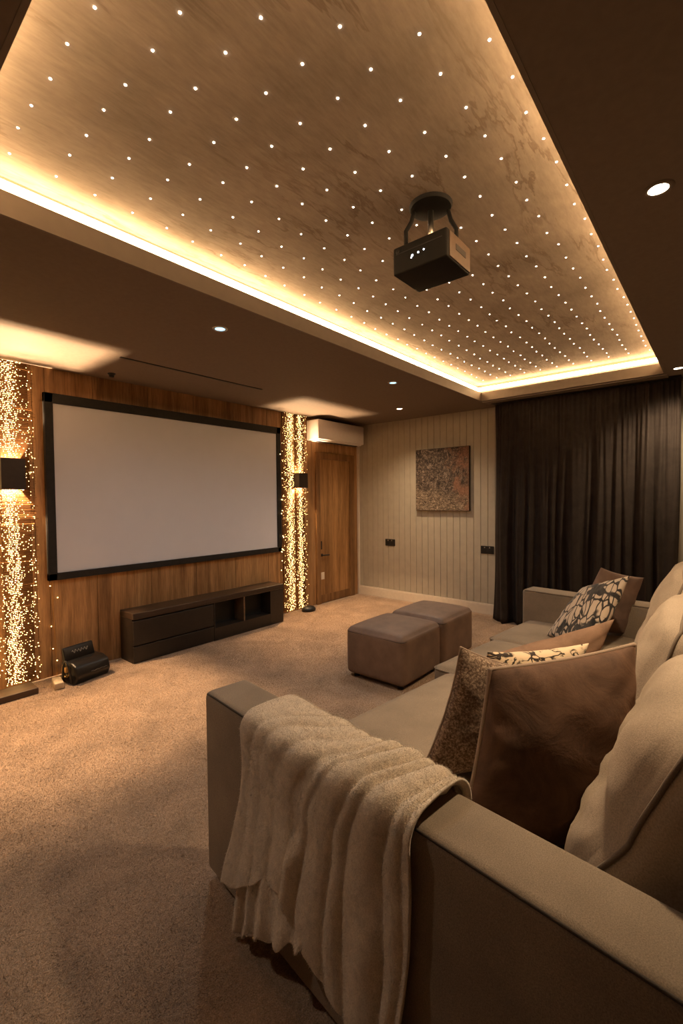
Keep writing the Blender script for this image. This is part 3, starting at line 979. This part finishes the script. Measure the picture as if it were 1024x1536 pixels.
def back_cushion(x0, x1, seed, H=0.60, yfront=0.30, lean=0.33, zb=0.475, T=0.30, yaw=0.0):
    """soft loose back cushion leaning on the frame; piping runs round its front edge"""
    from mathutils import noise
    n = 26
    bm = bmesh.new()
    bmesh.ops.create_cube(bm, size=2)
    bmesh.ops.subdivide_edges(bm, edges=bm.edges[:], cuts=n, use_grid_fill=True)
    L = (x1-x0)/2
    cx = (x0+x1)/2
    Mx = Matrix.Translation((cx, yfront, zb)) @ Matrix.Rotation(yaw, 4, 'Z') @ Matrix.Rotation(lean, 4, 'X')
    def place(u, v, w_, wr=True):
        # u along the sofa, v depth (+1 front), w height
        m = (abs(u)**5 + abs(v)**4 + abs(w_)**5)**(1/4.8)
        k = max(abs(u), abs(v), abs(w_))
        s = k/m if m > 1e-9 else 1
        a, b, c = u*s, v*s, w_*s
        h = H/2
        x = a*L
        y = b*T/2
        z = c*h
        bul = (max(0, 1-u*u)*max(0, 1-w_*w_))**0.5
        y += math.copysign(1, v)*0.045*bul*abs(b)
        z += 0.03*max(0, 1-u*u)*max(0, c)*(0.6+0.4*b) - 0.02*max(0, -c)*0
        y += 0.05*max(0, -c)*(1 if b > 0 else 0.2)
        p = Vector((x, y-T/2, z+h))
        if wr:
            p.y += 0.015*noise.noise(Vector((x*5+seed, z*7, seed*3.1)))*(1 if b > 0 else 0.5)
            p.z += 0.016*noise.noise(Vector((x*6+seed*2, y*9, 4.2)))*max(0, c)
            d = abs(noise.noise(Vector((x*4+z*6+seed, z*3-x*2, 9.1+seed))))
            p.y -= 0.013*sm(0.20-d, 0, 0.20)*max(0, b)*bul
            p.y += 0.005*math.sin(z*55+5*x+seed)*sm(abs(u), 0.55, 0.95)*max(0, b)*bul
        return Mx @ p
    for v in bm.verts:
        v.co = place(v.co.x, v.co.y, v.co.z)
    cush = spart('back_cushion', bm, M['sofacush'], angle=None)
    pts = []
    N = 26
    ed = [(-1+2*i/N, -1) for i in range(N)] + [(1, -1+2*i/N) for i in range(N)] + [(1-2*i/N, 1) for i in range(N)] + [(-1, 1-2*i/N) for i in range(N)]
    for u, w_ in ed:
        pts.append(place(u*1.004, 0.78, w_*1.004))
    obj('piping', tube(bmesh.new(), pts, 0.0055, 8, closed=True), M['piping'], cush, True)
    return cush
back_cushion(0.985, 1.72, 1.3, 0.535, 0.265, 0.36)
back_cushion(1.735, 2.48, 4.1, 0.56, 0.30, 0.30)
back_cushion(2.495, 3.24, 7.7, 0.60, 0.32, 0.26)

# ------------------------------------------------------------------ throw pillows
def pillow(name, label, BL, BR, TL, TR, T, m, pipe=None, pipem=None, seed=0.0, group='throw pillows on the sofa', ears=0.10, wr=0.010):
    from mathutils import noise
    BL, BR, TL, TR = Vector(BL), Vector(BR), Vector(TL), Vector(TR)
    ex, ey = (BR-BL+TR-TL)/2, (TL-BL+TR-BR)/2
    w_, h_ = ex.length, ey.length
    ex.normalize()
    ez = ex.cross(ey).normalized()
    ey = ez.cross(ex)
    C = (BL+BR+TL+TR)/4
    def at(x, y):
        u, v = x/(w_/2), y/(h_/2)
        return (BL*(1-u)*(1-v) + BR*(1+u)*(1-v) + TL*(1-u)*(1+v) + TR*(1+u)*(1+v))/4
    n = 40
    def outline(u, v):
        x = u*w_/2*(1-ears*(1-v*v)*abs(u)**1.5)
        y = v*h_/2*(1-ears*(1-u*u)*abs(v)**1.5)
        return x, y
    root = thing(name, C - Vector((0, 0, h_/2)), label, 'pillow', group)
    bm = bmesh.new()
    vid = {}
    for side in (1, -1):
        for i in range(n+1):
            for j in range(n+1):
                u = math.sin((i/n*2-1)*PI/2*0.999)
                v = math.sin((j/n*2-1)*PI/2*0.999)
                e = i in (0, n) or j in (0, n)
                if e and side == -1:
                    vid[(side, i, j)] = vid[(1, i, j)]
                    continue
                x, y = outline(u, v)
                prof = (max(0, 1-u**2)*max(0, 1-v**2))**0.42
                z = side*T/2*prof
                # puckers running in from the seams
                z += wr*prof*noise.noise(Vector((x*9+seed, y*9, side*2+seed)))
                ang = math.atan2(v, u)
                rim = max(abs(u), abs(v))
                z += side*wr*0.6*math.sin(ang*16+seed*5+3*noise.noise(Vector((u*2, v*2, seed))))*prof*rim**3
                if e:
                    z = 0
                vid[(side, i, j)] = bm.verts.new(at(x, y) + ez*z)
    for side in (1, -1):
        for i in range(n):
            for j in range(n):
                q = [vid[(side, i, j)], vid[(side, i+1, j)], vid[(side, i+1, j+1)], vid[(side, i, j+1)]]
                bm.faces.new(q if side == 1 else q[::-1])
    # local frame so that the print follows the cloth
    Mw = Matrix(((ex.x, ey.x, ez.x, C.x), (ex.y, ey.y, ez.y, C.y), (ex.z, ey.z, ez.z, C.z), (0, 0, 0, 1)))
    def finish(nm, bmm, mm):
        bmesh.ops.recalc_face_normals(bmm, faces=bmm.faces[:])
        bmesh.ops.transform(bmm, matrix=Mw.inverted(), verts=bmm.verts[:])
        me = bpy.data.meshes.new(nm)
        bmm.to_mesh(me)
        bmm.free()
        for p in me.polygons:
            p.use_smooth = True
        o = new_obj(nm, me, mm, root)
        o.matrix_local = Matrix.Translation(-root.location) @ Mw
        return o
    finish('cover', bm, m)
    if pipe:
        pts = []
        N = 30
        for k in range(4):
            for i in range(N):
                t = -1+2*i/N
                t = math.sin(t*PI/2)
                u, v = ((t, -1), (1, t), (-t, 1), (-1, -t))[k]
                x, y = outline(u, v)
                pts.append(at(x, y))
        finish('piping', tube(bmesh.new(), pts, pipe, 8, closed=True), pipem)
    return root
pillow('throw_pillow', 'large dark brown velvet pillow with pale piped edge, beside the draped blanket',
       (1.03, 0.50, 0.49), (1.36, 0.17, 0.49), (1.22, 0.49, 0.905), (1.54, 0.19, 0.955), 0.19, M['velvet'], 0.007, M['velvetpipe'], 1.0, ears=0.04, wr=0.014)
pillow('throw_pillow', 'speckled brown pillow just behind the dark velvet one',
       (1.22, 0.73, 0.49), (1.57, 0.43, 0.49), (1.36, 0.645, 0.90), (1.66, 0.38, 0.78), 0.13, M['speckle'], 0.004, M['velvetpipe'], 2.0)
pillow('throw_pillow', 'cream pillow with black leaf print showing only its top edge',
       (1.50, 0.74, 0.49), (1.83, 0.48, 0.49), (1.57, 0.64, 0.83), (1.90, 0.38, 0.83), 0.13, M['leaf'], None, None, 3.0)
pillow('throw_pillow', 'plain soft brown pillow between leaf print and branch print pillows',
       (1.90, 0.92, 0.49), (2.36, 0.46, 0.49), (1.96, 0.82, 0.66), (2.43, 0.38, 0.81), 0.14, M['rust'], None, None, 4.0)
pillow('throw_pillow', 'cream pillow with bold black branch print leaning on the back cushion',
       (3.04, 0.85, 0.50), (2.78, 0.54, 0.50), (3.22, 0.68, 0.80), (3.03, 0.40, 0.93), 0.12, M['branch'], None, None, 5.0, ears=0.06)
pillow('throw_pillow', 'mauve brown pillow in the far corner by the sofa arm',
       (3.13, 0.76, 0.50), (3.38, 0.47, 0.50), (3.28, 0.59, 0.93), (3.46, 0.38, 0.86), 0.10, M['mauve'], None, None, 6.0, ears=0.06)

# ------------------------------------------------------------------ fleece blanket over the near arm
def arm_path(d, gap):
    """point and outward direction at the distance d along a section over the arm; d = 0 at the outer top edge"""
    r = 0.035
    so, si, zt = 0.012, 0.19, AH
    q = r*PI/2
    wt = si-so-2*r
    if d > q/2:                                   # outer face, downwards
        return (so-gap, zt-r-(d-q/2)), (-1, 0)
    if d > -q/2:
        a = (d+q/2)/q*PI/2
        return (so+r-(r+gap)*math.sin(a), zt-r+(r+gap)*math.cos(a)), (-math.sin(a), math.cos(a))
    if d > -q/2-wt:
        return (so+r-(d+q/2), zt+gap), (0, 1)
    if d > -1.5*q-wt:
        a = (-(d+q/2+wt))/q*PI/2
        return (si-r+(r+gap)*math.sin(a), zt-r+(r+gap)*math.cos(a)), (math.sin(a), math.cos(a))
    return (si+gap, zt-r-(-1.5*q-wt-d)), (1, 0)
FOLD = [(-0.06, 0.30), (0.075, 0.48), (0.15, 0.34), (0.25, 0.42), (0.37, 1.05), (0.465, 0.60), (0.635, 0.95), (0.715, 0.52), (0.885, 0.85), (0.955, 0.7), (1.06, 0)]
def fold(a, d, k1=1.0):
    for (b0, A), (b1, _) in zip(FOLD, FOLD[1:]):
        if b0 <= a < b1:
            x = (a-b0)/(b1-b0)*2-1
            x += 0.25*(1-x*x)*math.sin(b0*40)
            return A*(max(0, 1-abs(x)**2.0))**0.85*(b1-b0)/0.1
    return 0.0
def blanket_mesh(NA, ND, t_of, d0, d1f, hfun, flip=False):
    V, Fc = [], []
    for j in range(ND+1):
        f = j/ND
        for i in range(NA+1):
            a = i/NA
            d = d0 + (d1f(a)-d0)*f
            V.append(hfun(a, d, f))
    for j in range(ND):
        for i in range(NA):
            k = j*(NA+1)+i
            Fc.append((k, k+1, k+NA+2, k+NA+1))
    return V, Fc
def hang(a, d, f):
    from mathutils import noise
    side = sm(d, 0.0, 0.10)                       # 0 on the arm top, 1 down the outer face
    top = 1-sm(d, -0.10, 0.06)
    low = sm(d, 0.15, 0.6)
    # folds swing towards the back on the arm top
    aa = a - 0.30*sm(-d, -0.14, 0.20)*math.sin(PI*min(1, max(0, a)))**0.7 + 0.018*math.sin(7*d+9*a) + 0.012*noise.noise(Vector((a*4, d*5, 1.3)))
    h = fold(min(1, max(0, aa)), d)
    amp = 0.022 + 0.012*top + 0.010*low
    amp *= 0.75+0.5*noise.noise(Vector((a*3.1, d*3.3, 7.7)))
    # deep pocket where two folds meet below the edge
    h -= 1.1*math.exp(-((aa-0.40)/0.028)**2)*sm(d, -0.15, 0.0)*(1-sm(d, 0.18, 0.30))
    h += 0.9*math.exp(-((a-0.40)/0.05)**2)*sm(d, 0.2, 0.28)*(1-sm(d, 0.28, 0.45))
    gap = 0.012 + 0.012*top + amp*max(-0.35, h) + 0.006*noise.noise(Vector((a*9, d*9, 3.1)))
    gap += 0.034*low*(1-a)**1.5 + 0.014*low
    if d < -0.2:
        gap = min(gap, 0.03)
    (s_, z_), n_ = arm_path(d, max(0.010, gap))
    t = 0.275 + 0.685*a - 0.05*low*(1-a)**1.6 + 0.035*sm(-d, 0, 0.2)*(1-a) + 0.012*math.sin(5*d+1)*(1-a) - 0.05*sm(d, 0.1, 0.6)*a**3*0.6
    p = S(s_, t, z_)
    return p
def hem_main(a):
    z = 0.15 + 0.13*sm(a, 0.0, 0.30) - 0.10*sm(a, 0.40, 0.62) - 0.10*sm(a, 0.6, 1.0)
    z += 0.008*math.sin(a*23+1) + 0.004*math.sin(a*57)
    return AH-0.0075-z
def hang_under(a, d, f):
    from mathutils import noise
    g = 0.012 + 0.036*f + 0.010*math.sin(a*31+2*math.sin(a*5))*(0.4+0.6*f) + 0.006*noise.noise(Vector((a*7, f*4, 2.2)))
    (s_, z_), n_ = arm_path(d, g)
    t = 0.30 + 0.34*a - 0.03*f*(1-a)
    return S(s_, t, z_)
bl = thing('throw_blanket', S(0.1, 0.62, 0.70), 'cream fleece blanket draped in folds over the near sofa arm', 'blanket')
def cloth_obj(name, V, Fc, th, par):
    me = bpy.data.meshes.new(name)
    o = wloc(par)
    me.from_pydata([tuple(Vector(v)-o) for v in V], [], Fc)
    me.update()
    bm = bmesh.new()
    bm.from_mesh(me)
    bmesh.ops.recalc_face_normals(bm, faces=bm.faces[:])
    bmesh.ops.solidify(bm, geom=bm.faces[:], thickness=th)
    bmesh.ops.recalc_face_normals(bm, faces=bm.faces[:])
    bm.to_mesh(me)
    bm.free()
    for p in me.polygons:
        p.use_smooth = True
    return new_obj(name, me, M['fleece'], par)
V1, F1 = blanket_mesh(150, 150, None, -0.40, hem_main, hang)
cover_ = cloth_obj('folded_cloth', V1, F1, 0.006, bl)
V2, F2 = blanket_mesh(90, 40, None, 0.25, lambda a: AH-0.0075-(0.012+0.21*a+0.010*math.sin(a*34)), hang_under)
cloth_obj('under_layer', V2, F2, 0.006, bl)
def fibres(name, V, Fc, n, length, width, m, par, seed, lean=0.6, flow=None):
    """short wool fibres standing on a cloth, as one mesh"""
    g = np.random.default_rng(seed)
    V = np.array([tuple(v) for v in V])
    Fq = np.array(Fc)
    A, B, C_, D = (V[Fq[:, k]] for k in range(4))
    nr = np.cross(C_-A, D-B)
    ar = np.linalg.norm(nr, axis=1)
    nr /= ar[:, None]+1e-12
    return_idx = g.choice(len(Fq), n, p=ar/ar.sum())
    u, v = g.random((2, n, 1))
    P = (A[return_idx]*(1-u)+B[return_idx]*u)*(1-v) + (D[return_idx]*(1-u)+C_[return_idx]*u)*v
    N_ = nr[return_idx]
    N_ = N_*flow
    dirn = N_ + lean*g.normal(size=(n, 3))
    dirn /= np.linalg.norm(dirn, axis=1)[:, None]
    L = length*(0.5+g.random((n, 1)))
    sd = np.cross(dirn, g.normal(size=(n, 3)))
    sd /= np.linalg.norm(sd, axis=1)[:, None]+1e-9
    W_ = width*(0.7+0.6*g.random((n, 1)))
    T_ = P + dirn*L + np.array([0, 0, -1])*0.15*L
    o = np.array(wloc(par))
    X = np.stack([P-sd*W_, P+sd*W_, T_], 1).reshape(-1, 3)-o
    me = bpy.data.meshes.new(name)
    me.vertices.add(3*n)
    me.vertices.foreach_set('co', X.astype(np.float32).ravel())
    me.loops.add(3*n)
    me.loops.foreach_set('vertex_index', np.arange(3*n, dtype=np.int32))
    me.polygons.add(n)
    me.polygons.foreach_set('loop_start', np.arange(0, 3*n, 3, dtype=np.int32))
    me.update()
    me.validate()
    ob = new_obj(name, me, m, par)
    ob['kind'] = 'stuff'
    return ob
# which way the grid's own normal points (outwards from the arm)
q0 = len(F1)//2
A0, B0, C0, D0 = (Vector(V1[k]) for k in F1[q0])
sgn = 1.0 if (C0-A0).cross(D0-B0).dot(Vector((-ES.x, -ES.y, 0.6))) > 0 else -1.0
fibres('fleece_pile', V1, F1, 90000, 0.0065, 0.00035, M['fleece'], bl, 3, 0.7, sgn)
fibres('fleece_pile', V2, F2, 16000, 0.0055, 0.00035, M['fleece'], bl, 4, 0.7, sgn)


gx0, gx1, gy0, gy1, gn = 0.15, 5.1, 0.75, 4.0, 60
VG = [(gx0+(gx1-gx0)*i/gn, gy0+(gy1-gy0)*j/gn, 0.0) for j in range(gn+1) for i in range(gn+1)]
FG = [(k, k+1, k+gn+2, k+gn+1) for j in range(gn) for i in range(gn) for k in (j*(gn+1)+i,)]
fibres('pile', VG, FG, 850000, 0.008, 0.00065, M['carpet'], bpy.data.objects['floor'], 9, 0.55, 1.0)

# ------------------------------------------------------------------ world and view
wd = bpy.data.worlds.new('world')
scn.world = wd
wd.use_nodes = True
wd.node_tree.nodes['Background'].inputs['Color'].default_value = (0.0, 0.0, 0.0, 1)
vs = scn.view_settings
vs.view_transform = 'Standard'
vs.look = 'None'
vs.exposure = 1.0
vs.gamma = 1.0
vs.use_curve_mapping = False
scn.cycles.max_bounces = 8
scn.cycles.diffuse_bounces = 5
scn.cycles.glossy_bounces = 3
scn.cycles.sample_clamp_indirect = 6.0
scn.cycles.caustics_reflective = False
scn.cycles.caustics_refractive = False
